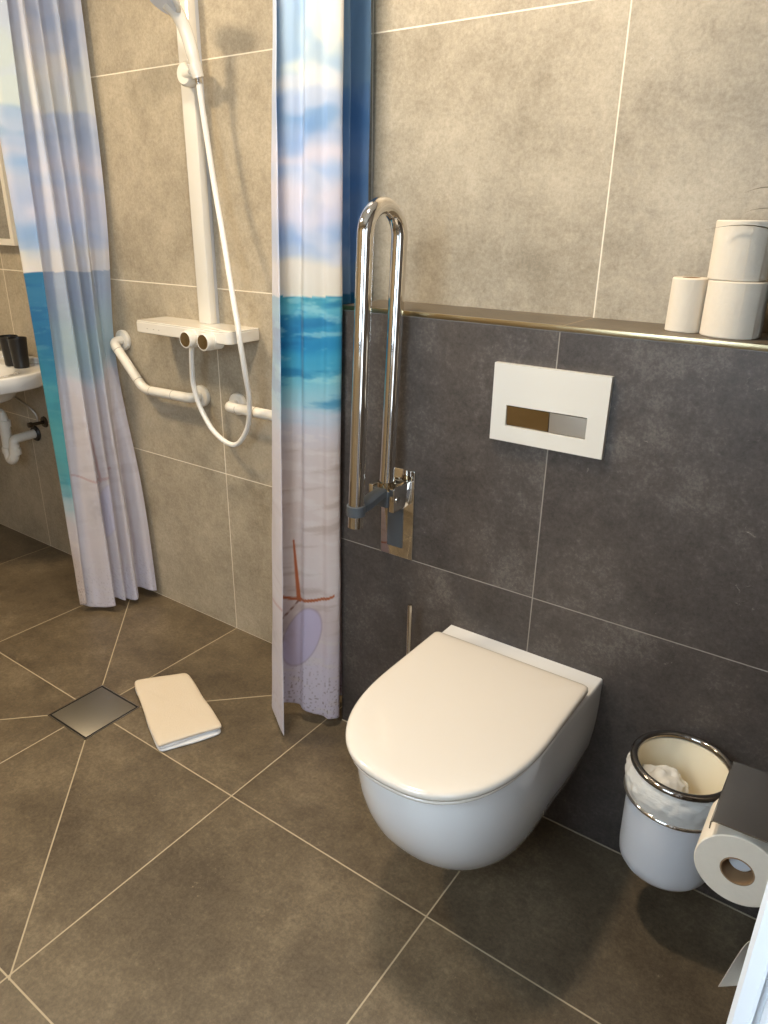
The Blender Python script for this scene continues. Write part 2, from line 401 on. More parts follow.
# ------------------------------------------------------------------ bin on the low wall
bx, by = 1.226, -.300
bn = thing('waste_bin', 'white round wall-hung waste bin with chrome rings and a clear plastic bag', 'bin', (bx, by, .155))
obj('bucket', lathe([(0, .155), (.074, .156), (.084, .160), (.090, .170), (.092, .19), (.0935, .27), (.0945, .345), (.0935, .398), (.0895, .398), (.0905, .34), (.088, .20), (.084, .168), (0, .166)], (bx, by, 0), seg=64), [M_BIN], bn, angle=50)
obj('inner_bucket', lathe([(.0893, .400), (.0872, .401), (.0860, .395), (.083, .185), (.05, .176), (0, .175)], (bx, by, 0), seg=64), M_BININ, bn)
def ring(r0, z, rt, hh):
    return lathe([(r0+rt*math.cos(a), z+hh*math.sin(a)) for a in [2*PI*k/14 for k in range(14)]], (bx, by, 0), seg=72, close=True)
o = obj('top_ring', ring(.0925, .4075, .0078, .0066), M_DCHROME, bn)
o = obj('lower_ring', ring(.0995, .336, .0042, .0042), M_CHROME, bn)
# plastic bag skirt, crinkled
bm = bmesh.new(); NS, NZ = 144, 12; g = []
for j in range(NZ+1):
    t = j/NZ; z = .4035-.066*t; row = []
    for i in range(NS):
        a = 2*PI*i/NS; v = Vector((math.cos(a)*2.4, math.sin(a)*2.4, t*1.6+a*.3))
        w = noise.noise(v*3.1)*.5+noise.noise(v*8.)*.3
        rr = .0955+.0045*t+ (.0065*w+.006)*math.sin(PI*min(1, t*1.02))
        row.append(bm.verts.new((bx+rr*math.cos(a), by+rr*math.sin(a), z+.004*w*math.sin(PI*t))))
    g.append(row)
for a, b in zip(g, g[1:]):
    for i in range(NS): bm.faces.new((a[i], a[(i+1)%NS], b[(i+1)%NS], b[i]))
bag = obj('bin_bag', bm, M_BAG, bn, angle=80); bag['label'] = 'crinkled clear plastic bag'
# part of the bag billowing inside
bm = bmesh.new(); bmesh.ops.create_icosphere(bm, subdivisions=5, radius=1)
for v in bm.verts:
    n_ = v.co.normalized(); w = 1+.24*noise.noise(n_*1.9+Vector((3, 1, 0)))+.08*noise.noise(n_*4.5)+.02*noise.noise(n_*12)
    v.co = Vector((bx-.030+n_.x*.050*w, by-.012+n_.y*.055*w, .338+n_.z*.042*w))
o = obj('bin_bag', bm, M_BAG, bn, angle=180); o['label'] = 'bunched plastic bag inside'
obj('wall_bracket', box(bx-.035, bx+.035, -D-.03, -D, .32, .355, bev=.003), M_CHROME, bn)

# ------------------------------------------------------------------ toilet paper holder with roll
ty0, ty1, tcx, tcz = -.687, -.590, 1.3695, .5685
ph = thing('toilet_paper_holder', 'polished steel toilet paper holder with flap lid on the right wall', 'paper holder', (XR, -.64, .60))
bm = bmesh.new(); fl = []
prof = [(1.3235, .6215), (1.3235, .6335), (1.3255, .6365), (1.330, .6375), (1.410, .6400), (1.420, .6385), (XR, .630)]
inn = [(x+.0018 if x < 1.33 else x, z-.0018) for x, z in prof]
loop = [(1.3235, .6215)] + prof[1:] + [(x, z) for x, z in reversed([(1.3253, .6215), (1.3253, .633), (1.327, .6348), (1.331, .6355), (1.410, .638), (1.419, .6365), (XR, .628)])]
for y in (ty0-.002, ty1+.046): fl.append([bm.verts.new((x, y, z)) for x, z in loop])
n = len(loop)
for k in range(n): bm.faces.new((fl[0][k], fl[0][(k+1)%n], fl[1][(k+1)%n], fl[1][k]))
bm.faces.new(fl[0]); bm.faces.new(fl[1][::-1])
obj('flap', bm, M_STEEL, ph, angle=25)
arm = rounded([(XR, -.565, tcz+.035), (tcx, -.565, tcz+.035), (tcx, -.565, tcz), (tcx, ty0+.03, tcz)], .012, 6)
obj('arm', tube(arm, .008), M_CHROME, ph)
obj('arm_end_cap', lathe([(0, ty0+.014), (.0135, ty0+.014), (.0155, ty0+.016), (.0155, ty0+.045), (.008, ty0+.047)], (tcx+.001, 0, tcz+.0045), axis='Y'), M_LGREY, ph)
obj('wall_plate', box(XR-.008, XR, -.60, -.53, .575, .645, bev=.002), M_CHROME, ph)
rl = thing('toilet_paper_roll', 'toilet paper roll hanging in the steel holder, torn end hanging down', 'toilet paper', (tcx, -.64, tcz-.057))
ro = .0570
obj('paper', lathe([(ro, ty0+.0015), (ro, ty1-.0015), (ro-.0015, ty1), (.0225, ty1), (.0225, ty0), (ro-.0015, ty0)], (tcx, 0, tcz), axis='Y', seg=72, close=True), M_PAPER, rl)
obj('cardboard_core', lathe([(.0225, ty0-.0003), (.0225, ty1), (.0205, ty1), (.0205, ty0-.0003)], (tcx, 0, tcz), axis='Y', close=True), M_CORE, rl)
# loose torn end: comes off the wall side and hangs, curling forward at the tip
def sheet(rows, thick=.0006):
    bm = bmesh.new(); a = [[bm.verts.new(p) for p in r] for r in rows]
    for r0, r1 in zip(a, a[1:]):
        for k in range(len(r0)-1): bm.faces.new((r0[k], r0[k+1], r1[k+1], r1[k]))
    bmesh.ops.recalc_face_normals(bm, faces=bm.faces)
    bmesh.ops.solidify(bm, geom=bm.faces[:], thickness=thick)
    return bm
rows = []
A = spline([(1.4245, ty1-.003, .575), (1.4240, ty1-.004, .50), (1.424, -.62, .44), (1.424, -.66, .405), (1.420, -.69, .385)], 5)
B = spline([(1.4245, ty0+.003, .575), (1.4240, ty0, .52), (1.416, -.695, .480), (1.402, -.70, .463), (1.3840, -.702, .364)], 5)
for p, q in zip(A, B): rows.append([p.lerp(q, t/6) for t in range(7)])
obj('loose_sheet', sheet(rows), M_PAPER, rl, angle=80)

# ------------------------------------------------------------------ rolls and plant on the ledge
def paper_roll(name, label, x, y, z0, ro, h, ri=.02, seed=0, group=None):
    t = thing(name, label, 'toilet paper', (x, y, z0), group)
    bm = bmesh.new(); seg = 72
    pr = [(ri, z0), (ro-.002, z0), (ro, z0+.002)] + [(ro, z0+h*k/8) for k in range(1, 8)] + [(ro, z0+h-.002), (ro-.002, z0+h), (ri, z0+h)]
    add_lathe(bm, [(a, b) for a, b in pr], (x, y, 0), seg=seg, close=True)
    for v in bm.verts:
        d = Vector((v.co.x-x, v.co.y-y, 0))
        if d.length > ro*.8:
            k = 1+.018*noise.noise(Vector((d.x*22, d.y*22, v.co.z*9+seed*5)))
            v.co.x = x+d.x*k; v.co.y = y+d.y*k
    obj('paper', bm, M_PAPER, t)
    obj('cardboard_core', lathe([(ri, z0), (ri, z0+h+.0004), (ri-.0015, z0+h+.0004), (ri-.0015, z0)], (x, y, 0), close=True, seg=32), M_CORE, t)
    # loose last sheet along the side
    s = []
    for k in range(9):
        a = -1.2+k*.07; rr = ro+.0008+.0010*(k/8)**2
        s.append([(x+rr*math.cos(a), y+rr*math.sin(a), z0+.001+(h-.003)*j/6) for j in range(7)])
    obj('loose_sheet', sheet(s), M_PAPER, t)
    return t
paper_roll('toilet_paper_roll', 'nearly used-up narrow toilet roll standing on the ledge, leftmost', 1.0405, -.088, LH, .0335, .098, .016, 1)
paper_roll('toilet_paper_roll', 'full toilet roll standing on the ledge under another roll', 1.1262, -.098, LH, .052, .098, .02, 2)
paper_roll('toilet_paper_roll', 'full toilet roll on top of the stack on the ledge', 1.1205, -.096, LH+.0985, .050, .1, .02, 3)
pp = thing('potted_plant', 'dark plant pot with thin arching leaves at the right end of the ledge', 'plant', (1.243, -.095, LH))
obj('pot', lathe([(0, 0), (.048, 0), (.051, .003), (.062, .085), (.065, .088), (.065, .1), (.060, .1), (.056, .085), (0, .084)], (1.243, -.095, LH)), M_POT, pp)
obj('soil', lathe([(.056, .0855), (.03, .089), (0, .091)], (1.243, -.095, LH), seg=40), M_SOIL, pp)
def blade(p0, p1, p2, w):
    bm = bmesh.new(); pr = None; N_ = 14
    for i in range(N_+1):
        t = i/N_; p = Vector(p0)*(1-t)**2+Vector(p1)*2*t*(1-t)+Vector(p2)*t*t
        ww = w*math.sin(PI*(.12+.88*t)**1.0)+.0002 if t < 1 else .0002
        q = [bm.verts.new(p+Vector((0, -ww, ww*.3))), bm.verts.new(p+Vector((0, 0, -ww*.4))), bm.verts.new(p+Vector((0, ww, ww*.3)))]
        if pr:
            for k in (0, 1): bm.faces.new((pr[k], pr[k+1], q[k+1], q[k]))
        pr = q
    bmesh.ops.solidify(bm, geom=bm.faces[:], thickness=.0004)
    return bm
P0 = (1.243, -.095, LH+.09)
for p1, p2 in (((1.215, -.13, 1.50), (1.106, -.10, 1.452)), ((1.21, -.11, 1.46), (1.111, -.09, 1.421)), ((1.215, -.15, 1.43), (1.066, -.158, 1.392)),
               ((1.25, -.07, 1.55), (1.30, -.05, 1.50)), ((1.28, -.12, 1.48), (1.36, -.12, 1.38)), ((1.24, -.08, 1.60), (1.23, -.06, 1.62)), ((1.29, -.07, 1.42), (1.38, -.06, 1.30))):
    obj('leaf', blade(P0, p1, p2, .0024), M_LEAF, pp, angle=80)

# ------------------------------------------------------------------ shower: shelf mixer, column, hand shower, hose
sc = thing('shower_column', 'white shower column with knobbed shelf mixer on the shower wall', 'shower', (-.37, 0, 1.06))
obj('rail', box(-.398, -.345, -.040, -.014, 1.0975, 2.05, bev=.003), M_WPL2, sc)
obj('rail_back', box(-.3945, -.3485, -.0145, 0, 1.0975, 2.045, bev=.001), M_LGREY, sc)
def rrect(x0, x1, y0, y1, z, r_, ry=None):
    o = []
    for cx_, cy_, a0 in ((x1-r_, y0+r_, -PI/2), (x1-.002, y1-.002, 0), (x0+.002, y1-.002, PI/2), (x0+r_, y0+r_, PI)):
        rr = r_ if cy_ < (y0+y1)/2 else .002
        for k in range(7): a = a0+PI/2*k/6; o.append(Vector((cx_+rr*math.cos(a), cy_+rr*math.sin(a), z)))
    return o
sx0, sx1, sy0 = -.603, -.181, -.125
obj('mixer_body', loft([rrect(sx0+.004, sx1-.004, sy0+.004, 0, 1.0605, .014), rrect(sx0, sx1, sy0, 0, 1.063, .016), rrect(sx0, sx1, sy0, 0, 1.0915, .016), rrect(sx0+.002, sx1-.002, sy0+.002, 0, 1.093, .015)]), M_WPL, sc, angle=30)
obj('shelf_top', loft([rrect(sx0+.001, sx1-.001, sy0+.001, 0, 1.0932, .016), rrect(sx0+.001, sx1-.001, sy0+.001, 0, 1.0968, .016), rrect(sx0+.002, sx1-.002, sy0+.002, 0, 1.0975, .016)]), M_WPL2, sc, angle=30)
for kx in (-.334, -.258):
    kz = 1.0655
    obj('knob_sleeve', lathe([(.024, -.090), (.0262, -.092), (.0262, -.130), (.021, -.131)], (kx, 0, kz), axis='Y'), M_WPL, sc)
    k_ = obj('knob', lathe([(.021, -.124), (.0252, -.1305), (.0252, -.152), (.0238, -.154), (.0218, -.1545), (.0208, -.1532), (0, -.1532)], (kx, 0, kz), axis='Y'), M_WPL, sc)
    obj('knob_face', lathe([(.0212, -.1530), (.0205, -.1545), (.004, -.1550), (0, -.1550)], (kx, 0, kz), axis='Y'), M_BROWNREFL, k_)
# small grey symbols on the body front
bm = bmesh.new()
for i, xx in enumerate((-.545, -.515, -.49)):
    add_box(bm, xx, xx+.006, sy0-.0004, sy0+.001, 1.075, 1.0768)
for xx in (-.322, -.246):
    add_box(bm, xx, xx+.004, sy0-.0004, sy0+.001, 1.070, 1.077)
obj('body_marking', bm, M_JOINT, sc, smooth=False)
sl = obj('slider', lathe([(0, -.040), (.027, -.040), (.030, -.045), (.030, -.068), (.025, -.075), (0, -.076)], (-.343, 0, 1.757), axis='Y'), M_WPL2, sc)
obj('holder_clip', tube([(-.343, -.060, 1.757), (-.318, -.067, 1.757), (-.305, -.074, 1.757)], [.018, .016, .013]), M_WPL2, sl)
obj('holder_cone', tube([(-.286, -.073, 1.742), (-.289, -.0765, 1.758), (-.292, -.080, 1.774)], [.0150, .0170, .0190], seg=24), M_WPL2, sl)
hs = thing('hand_shower', 'white hand shower resting in its slider at the top of the column', 'hand shower', (-.288, -.074, 1.752))
H = spline([(-.289, -.0765, 1.758), (-.291, -.080, 1.784), (-.295, -.089, 1.824), (-.299, -.101, 1.858), (-.304, -.118, 1.885), (-.312, -.135, 1.902)], 6)
nH = len(H)
obj('handle', tube(H, [(.0105+.0062*min(1, i/8)+.003*max(0, (i-18)/10)) for i in range(nH)], seg=24), M_WPL2, hs)
obj('hose_nut', tube([(-.2855, -.0735, 1.728), (-.289, -.0765, 1.758)], .0095), M_CHROME, hs)
hd = obj('shower_head', lathe([(0, .022), (.030, .020), (.050, .012), (.060, 0), (.0595, -.006), (.055, -.010), (.0, -.010)], (0, 0, 0)), M_WPL2, hs)
sf = obj('spray_face', lathe([(.052, -.010), (.050, -.0125), (0, -.0125)], (0, 0, 0)), M_SPRAY, hs)
Mh = Matrix.Translation((-.318, -.152, 1.918)) @ Matrix.Rotation(math.radians(-38), 4, 'X') @ Matrix.Rotation(math.radians(12), 4, 'Y')
for o in (hd, sf): o.data.transform(Mh)
hose = spline([(-.352, -.112, 1.062), (-.360, -.110, 1.03), (-.374, -.102, .985), (-.389, -.090, .915), (-.378, -.078, .838), (-.325, -.072, .765), (-.240, -.072, .742), (-.174, -.078, .808),
               (-.138, -.098, .903), (-.123, -.122, .983), (-.115, -.142, 1.071), (-.121, -.143, 1.125), (-.154, -.126, 1.215), (-.200, -.101, 1.343), (-.244, -.080, 1.471), (-.274, -.072, 1.62), (-.2845, -.072, 1.70), (-.2855, -.0735, 1.731)], 10)
tag(obj('shower_hose', tube(hose, .0078, seg=14), M_HOSE), 'long white shower hose looping down from the hand shower to the mixer', 'hose')

# ------------------------------------------------------------------ white grab rails in the shower
def flange(x, z, parent):
    return obj('flange', lathe([(0, 0), (.034, 0), (.0355, -.003), (.0355, -.010), (.033, -.014), (.018, -.016), (0, -.016)], (x, 0, z), axis='Y', seg=40), M_WPL, parent)
def joints(parent, pts, r_):
    for (p, d) in pts:
        p, d = Vector(p), Vector(d).normalized()*.0012
        obj('joint_ring', tube([p-d, p+d], r_, seg=24), M_JOINT, parent)
yb_ = -.052
g1 = thing('angled_grab_rail', 'white angled grab rail on the shower wall below the shelf', 'grab rail', (-.65, 0, .85))
a0, a1, a2, a3 = Vector((-.835, yb_, .997)), Vector((-.690, yb_, .851)), Vector((-.453, yb_, .855)), None
path = rounded([(-.840, -.004, .998), a0, a1, a2, (-.453, -.004, .855)], [.030, .03, .034], 10)
obj('bar', tube(path, .0160, seg=28), M_WPL, g1)
flange(-.840, .998, g1); flange(-.453, .855, g1)
dd = (a1-a0).normalized(); ee = (a2-a1).normalized()
joints(g1, [(a0+dd*.035, dd), (a1-dd*.04, dd), (a1+ee*.04, ee), (a2-ee*.085, ee)], .0163)
g2 = thing('straight_grab_rail', 'white horizontal grab rail ending behind the right shower curtain', 'grab rail', (-.1, 0, .855))
path = rounded([(-.284, -.004, .853), (-.284, yb_, .853), (.105, yb_, .857), (.105, -.004, .857)], .034, 10)
obj('bar', tube(path, .0160, seg=28), M_WPL, g2)
flange(-.284, .853, g2); flange(.105, .857, g2)
joints(g2, [((-.238, yb_, .853), (1, 0, 0)), ((-.16, yb_, .8545), (1, 0, 0)), ((.05, yb_, .857), (1, 0, 0))], .0163)

# ------------------------------------------------------------------ folded towel on the floor
tw = thing('folded_towel', 'folded cream towel lying flat on the shower floor beside the drain', 'towel', (-.165, -.46, 0))
c00, c10, c01, c11 = Vector((-.372, -.452, 0)), Vector((-.268, -.315, 0)), Vector((-.046, -.612, 0)), Vector((.034, -.440, 0))
def towel_pt(u, v): return (c00*(1-u)+c10*u)*(1-v)+(c01*(1-u)+c11*u)*v
NU, NV = 40, 64
def slab(z0, z1, ins, v_in, m, nm, seed, rnd=.008):
    bm = bmesh.new(); rings = []
    for i, (zt, e) in enumerate(((0, rnd*.8), (.25, rnd*.15), (.5, 0), (.8, rnd*.2), (1., rnd))):
        ring_ = []
        def pt(u, v):
            # rounded-rectangle corners
            p = towel_pt(u, v); c = towel_pt(.5, .5)
            d = p-c; w = noise.noise(Vector((p.x*9, p.y*9, seed)))*.006
            return c+d*(1-(ins+e)/d.length)+d.normalized()*w
        per = []
        for k in range(NU): per.append((k/NU, 0))
        for k in range(NV): per.append((1, k/NV*(1-v_in)))
        for k in range(NU): per.append((1-k/NU, 1-v_in))
        for k in range(NV): per.append((0, (1-k/NV)*(1-v_in)))
        for u, v in per:
            # ease corners
            uu, vv = u-.5, v-.5; q = (abs(uu*2)**14+abs(vv*2)**14)**(1/14) or 1
            p = pt(.5+uu/max(q, 1), .5+vv/max(q, 1))
            p.z = z0+(z1-z0)*zt + .0015*noise.noise(Vector((p.x*14, p.y*14, seed+4)))*zt
            ring_.append(p)
        rings.append(ring_)
    top = rings[-1]; cen = sum(top, Vector())/len(top)
    for s in (.9, .75, .55, .35, .15):
        r2 = []
        for p in top:
            q = cen.lerp(p, s); q.z = z1+.001+.0028*noise.noise(Vector((q.x*13, q.y*13, seed+4)))+ .0012*noise.noise(Vector((q.x*40, q.y*40, seed)))
            r2.append(q)
        rings.append(r2)
    return obj(nm, loft(rings), m, tw, angle=60)
slab(.0005, .0085, .003, .0, M_TOWELEDGE, 'lower_fold', 1., .004)
slab(.0087, .0165, .007, .012, M_TOWELEDGE, 'middle_fold', 3., .004)
slab(.0167, .0275, .001, .020, M_TOWEL, 'upper_fold', 6., .007)

# ------------------------------------------------------------------ washbasin corner
wb = thing('washbasin', 'white wall-mounted washbasin behind the left shower curtain', 'washbasin', (-1.60, 0, .72))
bcx, bcy, ba, bb, bz = -1.60, -.28, .385, .28, .852
def oval(sa, sb, z, dy=0, ex=2.5, n=72, clip=0):
    o = []
    for k in range(n):
        a = 2*PI*k/n; c, s = math.cos(a), math.sin(a)
        e_ = ex if s < 0 else 3.4
        o.append(Vector((bcx+sa*math.copysign(abs(c)**(2/e_), c), min(clip, bcy+dy+sb*math.copysign(abs(s)**(2/e_), s)), z)))
    return o
R_ = [oval(.10, .10, .705, .02), oval(.18, .15, .712, .01), oval(.235, .185, .735), oval(.262, .205, .765), oval(.29, .225, .782), oval(.35, .262, .790), oval(.378, .277, .794), oval(ba, bb, .801), oval(ba+.001, bb, .845), oval(ba-.003, bb-.001, bz-.001), oval(ba-.008, bb-.005, bz),
      oval(ba-.05, bb-.075, bz-.001, -.03), oval(ba-.058, bb-.083, bz-.006, -.03), oval(ba-.09, bb-.105, bz-.06, -.03), oval(.20, .12, bz-.10, -.03), oval(.05, .04, bz-.108, -.03)]
obj('basin', loft(R_), M_CER, wb, angle=50)
obj('splash_rim', box(bcx-.30, -1.405, -.026, 0, .835, .874, bev=.008, seg=3), M_CER, wb)
fc = thing('basin_tap', 'chrome mixer tap standing on the washbasin', 'tap', (-1.66, -.06, .853))
obj('spout', tube(rounded([(-1.66, -.055, .850), (-1.66, -.055, .955), (-1.66, -.17, .965), (-1.66, -.175, .94)], .03), .014), M_CHROME, fc)
obj('lever', box(-1.668, -1.652, -.13, -.05, .978, .986, bev=.002), M_CHROME, fc)
obj('lever_base', lathe([(0, .955), (.02, .955), (.02, .980), (0, .982)], (-1.66, -.055, 0)), M_CHROME, fc)
for i, (cx_, cy_) in enumerate(((-1.4405, -.094), (-1.372, -.098))):
    t = thing('tumbler', ('black tumbler on the washbasin rim, the left one of two', 'black tumbler on the washbasin rim, right one beside the curtain')[i], 'cup', (cx_, cy_, bz))
    obj('cup', lathe([(0, 0), (.026, 0), (.028, .002), (.034, .112), (.033, .1132), (.0318, .112), (.026, .006), (0, .005)], (cx_, cy_, bz+.0003), seg=40), M_DARKPL, t)
tr = thing('sink_trap', 'white plastic siphon pipe under the washbasin running into the wall', 'siphon', (-1.55, -.09, .44))
obj('inlet_pipe', tube(rounded([(-1.68, -.20, .70), (-1.68, -.20, .655), (-1.565, -.115, .652), (-1.560, -.110, .60), (-1.560, -.110, .555)], .03, 8), .0185), M_WPL, tr)
obj('u_bend', tube(spline([(-1.560, -.112, .60), (-1.561, -.113, .52), (-1.558, -.116, .468), (-1.540, -.118, .448), (-1.520, -.116, .468), (-1.517, -.108, .52)], 8), .0205), M_WPL, tr)
obj('outlet_pipe', tube(rounded([(-1.517, -.110, .50), (-1.517, -.110, .538), (-1.527, -.002, .540)], .025, 8), .0185), M_WPL, tr)
for p, q in (((-1.560, -.111, .585), (-1.560, -.111, .612)), ((-1.560, -.1145, .475), (-1.5605, -.1135, .498)), ((-1.5165, -.110, .475), (-1.5165, -.110, .500))):
    obj('union_nut', tube([p, q], .0245, seg=18), M_WPL, tr)
obj('wall_rosette', lathe([(0, 0), (.032, 0), (.034, -.004), (.030, -.010), (.0185, -.011)], (-1.527, 0, .540), axis='Y'), M_DARKPL, tr)
vl = thing('angle_valve', 'dark metal angle valve on the wall beside the siphon', 'valve', (-1.45, 0, .60))
obj('valve_body', tube([(-1.448, 0, .602), (-1.448, -.055, .602)], .007), M_VALVE, vl)
obj('valve_knob', lathe([(0, -.055), (.010, -.055), (.012, -.060), (.011, -.072), (0, -.074)], (-1.448, 0, .602), axis='Y', seg=12), M_VALVE, vl)
obj('valve_rosette', lathe([(0, 0), (.024, 0), (.022, -.006), (.01, -.007)], (-1.448, 0, .602), axis='Y'), M_VALVE, vl)
tag(obj('braided_hose', tube(spline([(-1.448, -.030, .610), (-1.450, -.032, .640), (-1.475, -.045, .672), (-1.52, -.06, .70), (-1.54, -.07, .712)], 8), .0048, seg=10), M_BRAID), 'thin braided steel supply hose under the washbasin', 'hose')

# mirror with white frame above the basin
mr = thing('mirror', 'white-framed mirror on the wall above the washbasin', 'mirror', (-1.72, 0, 1.30))
mx0, mx1, mz0, mz1, fw = -2.05, -1.398, 1.293, 2.05, .022
bm = bmesh.new()
for a in ((mx0, mx1, mz0, mz0+fw), (mx0, mx1, mz1-fw, mz1), (mx0, mx0+fw, mz0+fw, mz1-fw), (mx1-fw, mx1, mz0+fw, mz1-fw)):
    add_box(bm, a[0], a[1], -.032, 0, a[2], a[3])
bmesh.ops.remove_doubles(bm, verts=bm.verts, dist=1e-5)
obj('frame', bm, M_WPL, mr, smooth=False)
obj('mirror_glass', box(mx0+fw, mx1-fw, -.018, -.004, mz0+fw, mz1-fw), M_MIRROR, mr, smooth=False)

# ------------------------------------------------------------------ shower curtains with a beach print
def mixc(a, b, t):
    t = max(0, min(1, t)); return tuple(x+(y-x)*t for x, y in zip(a, b))
def sm(a, b, x):
    t = max(0, min(1, (x-a)/(b-a))); return t*t*(3-2*t)
def seg_d(px, py, ax, ay, bx_, by_):
    dx, dy = bx_-ax, by_-ay; t = max(0, min(1, ((px-ax)*dx+(py-ay)*dy)/(dx*dx+dy*dy)))
    return math.hypot(px-ax-t*dx, py-ay-t*dy), t
def ramp(kn, z):
    """kn: (z, colour) from high to low"""
    if z >= kn[0][0]: return kn[0][1]
    for (z0, c0), (z1, c1) in zip(kn, kn[1:]):
        if z >= z1: return mixc(c1, c0, sm(0, 1, (z-z1)/(z0-z1)))
    return kn[-1][1]
SKY = [(2.1,(198,204,226)), (1.92,(232,226,226)), (1.80,(248,243,222)), (1.68,(250,245,224)), (1.655,(170,192,216)), (1.61,(150,180,212)), (1.57,(196,206,226)), (1.53,(228,222,230)), (1.49,(186,204,230)), (1.45,(228,222,230)), (1.40,(216,216,232)), (1.35,(170,194,226)), (1.315,(196,208,226)), (1.29,(240,232,218)), (1.235,(238,230,214))]
SEA = [(1.232,(70,164,186)), (1.20,(104,188,206)), (1.165,(60,160,198)), (1.12,(36,146,192)), (1.075,(70,172,204)), (1.04,(126,200,214)), (.985,(168,210,218)), (.95,(204,212,220)), (.90,(214,206,208)), (.84,(216,202,196)), (.70,(220,204,196)), (.50,(226,212,206)), (.38,(222,206,202)), (.20,(226,216,224)), (.0,(224,216,228))]
def beach(u, z, star=None, blue=0., low=0.):
    """the printed picture: u metres across, z metres up; blue = deeper sky, low = how far down the sea reaches"""
    V = Vector
    n1 = noise.fractal(V((u*4., z*26, 2.2)), 1.0, 2.1, 5); n2 = noise.fractal(V((u*11., z*50, 7.7)), 1.0, 2.1, 4)
    if z > 1.232:
        w = noise.fractal(V((u*3.2+3.1, z*4.2, 1.7)), 1.0, 2.0, 4)
        zz = max(1.236, z+.06*w*sm(1.26, 1.36, z))
        c = ramp(SKY, zz)
        c = mixc(c, (120,164,214), sm(.05, .45, w)*.6*sm(1.30, 1.38, z)); c = mixc(c, (238,232,236), sm(.0, .4, noise.fractal(V((u*6, z*10, 9.)), 1., 2., 3))*.5)
        if blue: c = mixc(c, mixc((44,112,188), (196,200,224), sm(-.05, .45, noise.noise(V((u*3, z*7.5, 5.)))+ .25*w)), blue)
        return c
    za = z
    if low: za = 1.232-(1.232-z)/(1+low)
    za = max(0, za+(.012*n1+.045*noise.noise(V((u*5.5, .4, 2.)))*(1 if low else .3))*sm(1.232, 1.15, z))
    c = ramp(SEA, za)
    if za > .9:
        k = sm(.92, 1.0, za)
        c = mixc(c, (14,112,168), sm(.0, .45, n1)*.55*k); c = mixc(c, (176,224,226), sm(.10, .5, n2)*.6*k)
        if blue: c = mixc(c, (28,92,150), .6*k)
        if low: c = mixc(c, (98,184,172), .62*sm(1.2, 1.04, za)*sm(.905, 1.0, za))
    else:
        n3 = noise.fractal(V((u*5+z*2, z*34+u*7, 3.3)), 1., 2., 4)
        c = mixc(c, (186,164,150), sm(.05, .5, n3)*.45*sm(.2, .5, z)*sm(.90, .82, za)); c = mixc(c, (230,220,214), sm(.1, .5, n2)*.5)
    # speckled coarse sand near the hem
    sp = noise.noise(V((u*160, z*160, 1.)))
    c = mixc(c, (132,108,104), sm(.25, .5, sp)*sm(.28, .08, z)*.55)
    if star and low < .6:
        su, sz = star
        # lilac shell
        ex_, ez_ = (u-su+.012), (z-(sz-.118)); ex2 = ex_*.93+ez_*.30; ez2 = ez_*.95-ex_*.30
        q = (ex2/.044)**2+(ez2/.108)**2
        c = mixc(c, (210,198,218), sm(1.08, .94, q)); c = mixc(c, (172,150,162), sm(.88, 1., q)*sm(1.14, 1.02, q)*.4)
        # wet brown patch and five thin arms of a starfish
        br = math.exp(-(((u-su-.075)/.045)**2+((z-sz+.10)/.06)**2))
        c = mixc(c, (150,124,112), br*(.55+.6*noise.noise(V((u*60, z*60, 2.)))))
        wob = 1+.12*noise.noise(V((u*90, z*90, 6.)))
        if -.10 < u-su < .26:                      # the two level arms, gently curved
            q = u-su; f = sz+.004+(.028*(q/.17)**2 if q > 0 else .020*(q/.1)**2+.012*(-q/.1))
            hw_ = .0068*wob*(1-min(.6, .3*abs(q)/.17))
            c = mixc(c, (186,104,62), sm(hw_, hw_*.45, abs(z-f)))
        d, t = seg_d(u, z, su, sz, su+.014, sz+.185); c = mixc(c, (190,106,62), sm(.0075*wob*(1-.6*t), .003*(1-.6*t), d))
        d, t = seg_d(u, z, su, sz, su+.050, sz-.080); c = mixc(c, (140,104,88), sm(.0034, .0015, d)*(.6+.4*math.sin(z*300)))
    return c

def fabric_mat(name, back=False):
    m = mat(name, (200, 200, 200), .62, Sheen_Weight=.15)
    N = m.node_tree.nodes; L = m.node_tree.links; b = N['Principled BSDF']
    at = N.new('ShaderNodeAttribute'); at.attribute_name = 'print_colour'
    if back:     # the reverse of the cloth: print only shows faintly through
        mx = N.new('ShaderNodeMixRGB'); mx.inputs[0].default_value = .58; mx.inputs[2].default_value = s2l((222, 222, 234))
        L.new(at.outputs['Color'], mx.inputs[1]); src = mx.outputs[0]
    else: src = at.outputs['Color']
    L.new(src, b.inputs['Base Color'])
    tr_ = N.new('ShaderNodeBsdfTranslucent'); L.new(src, tr_.inputs['Color'])
    ms = N.new('ShaderNodeMixShader'); ms.inputs[0].default_value = .3
    out = N['Material Output']
    L.new(b.outputs[0], ms.inputs[1]); L.new(tr_.outputs[0], ms.inputs[2]); L.new(ms.outputs[0], out.inputs['Surface'])
    tc = N.new('ShaderNodeTexCoord'); mp = N.new('ShaderNodeMapping'); mp.inputs['Scale'].default_value = (1, 1, .45)
    no = N.new('ShaderNodeTexNoise'); no.inputs['Scale'].default_value = 26; no.inputs['Detail'].default_value = 5
    bp = N.new('ShaderNodeBump'); bp.inputs['Strength'].default_value = .45; bp.inputs['Distance'].default_value = .006
    L.new(tc.outputs['Object'], mp.inputs[0]); L.new(mp.outputs[0], no.inputs['Vector']); L.new(no.outputs[0], bp.inputs['Height']); L.new(bp.outputs[0], b.inputs['Normal'])
    return m
M_FRONT = fabric_mat('printed_curtain_front'); M_BACK = fabric_mat('printed_curtain_reverse', True)

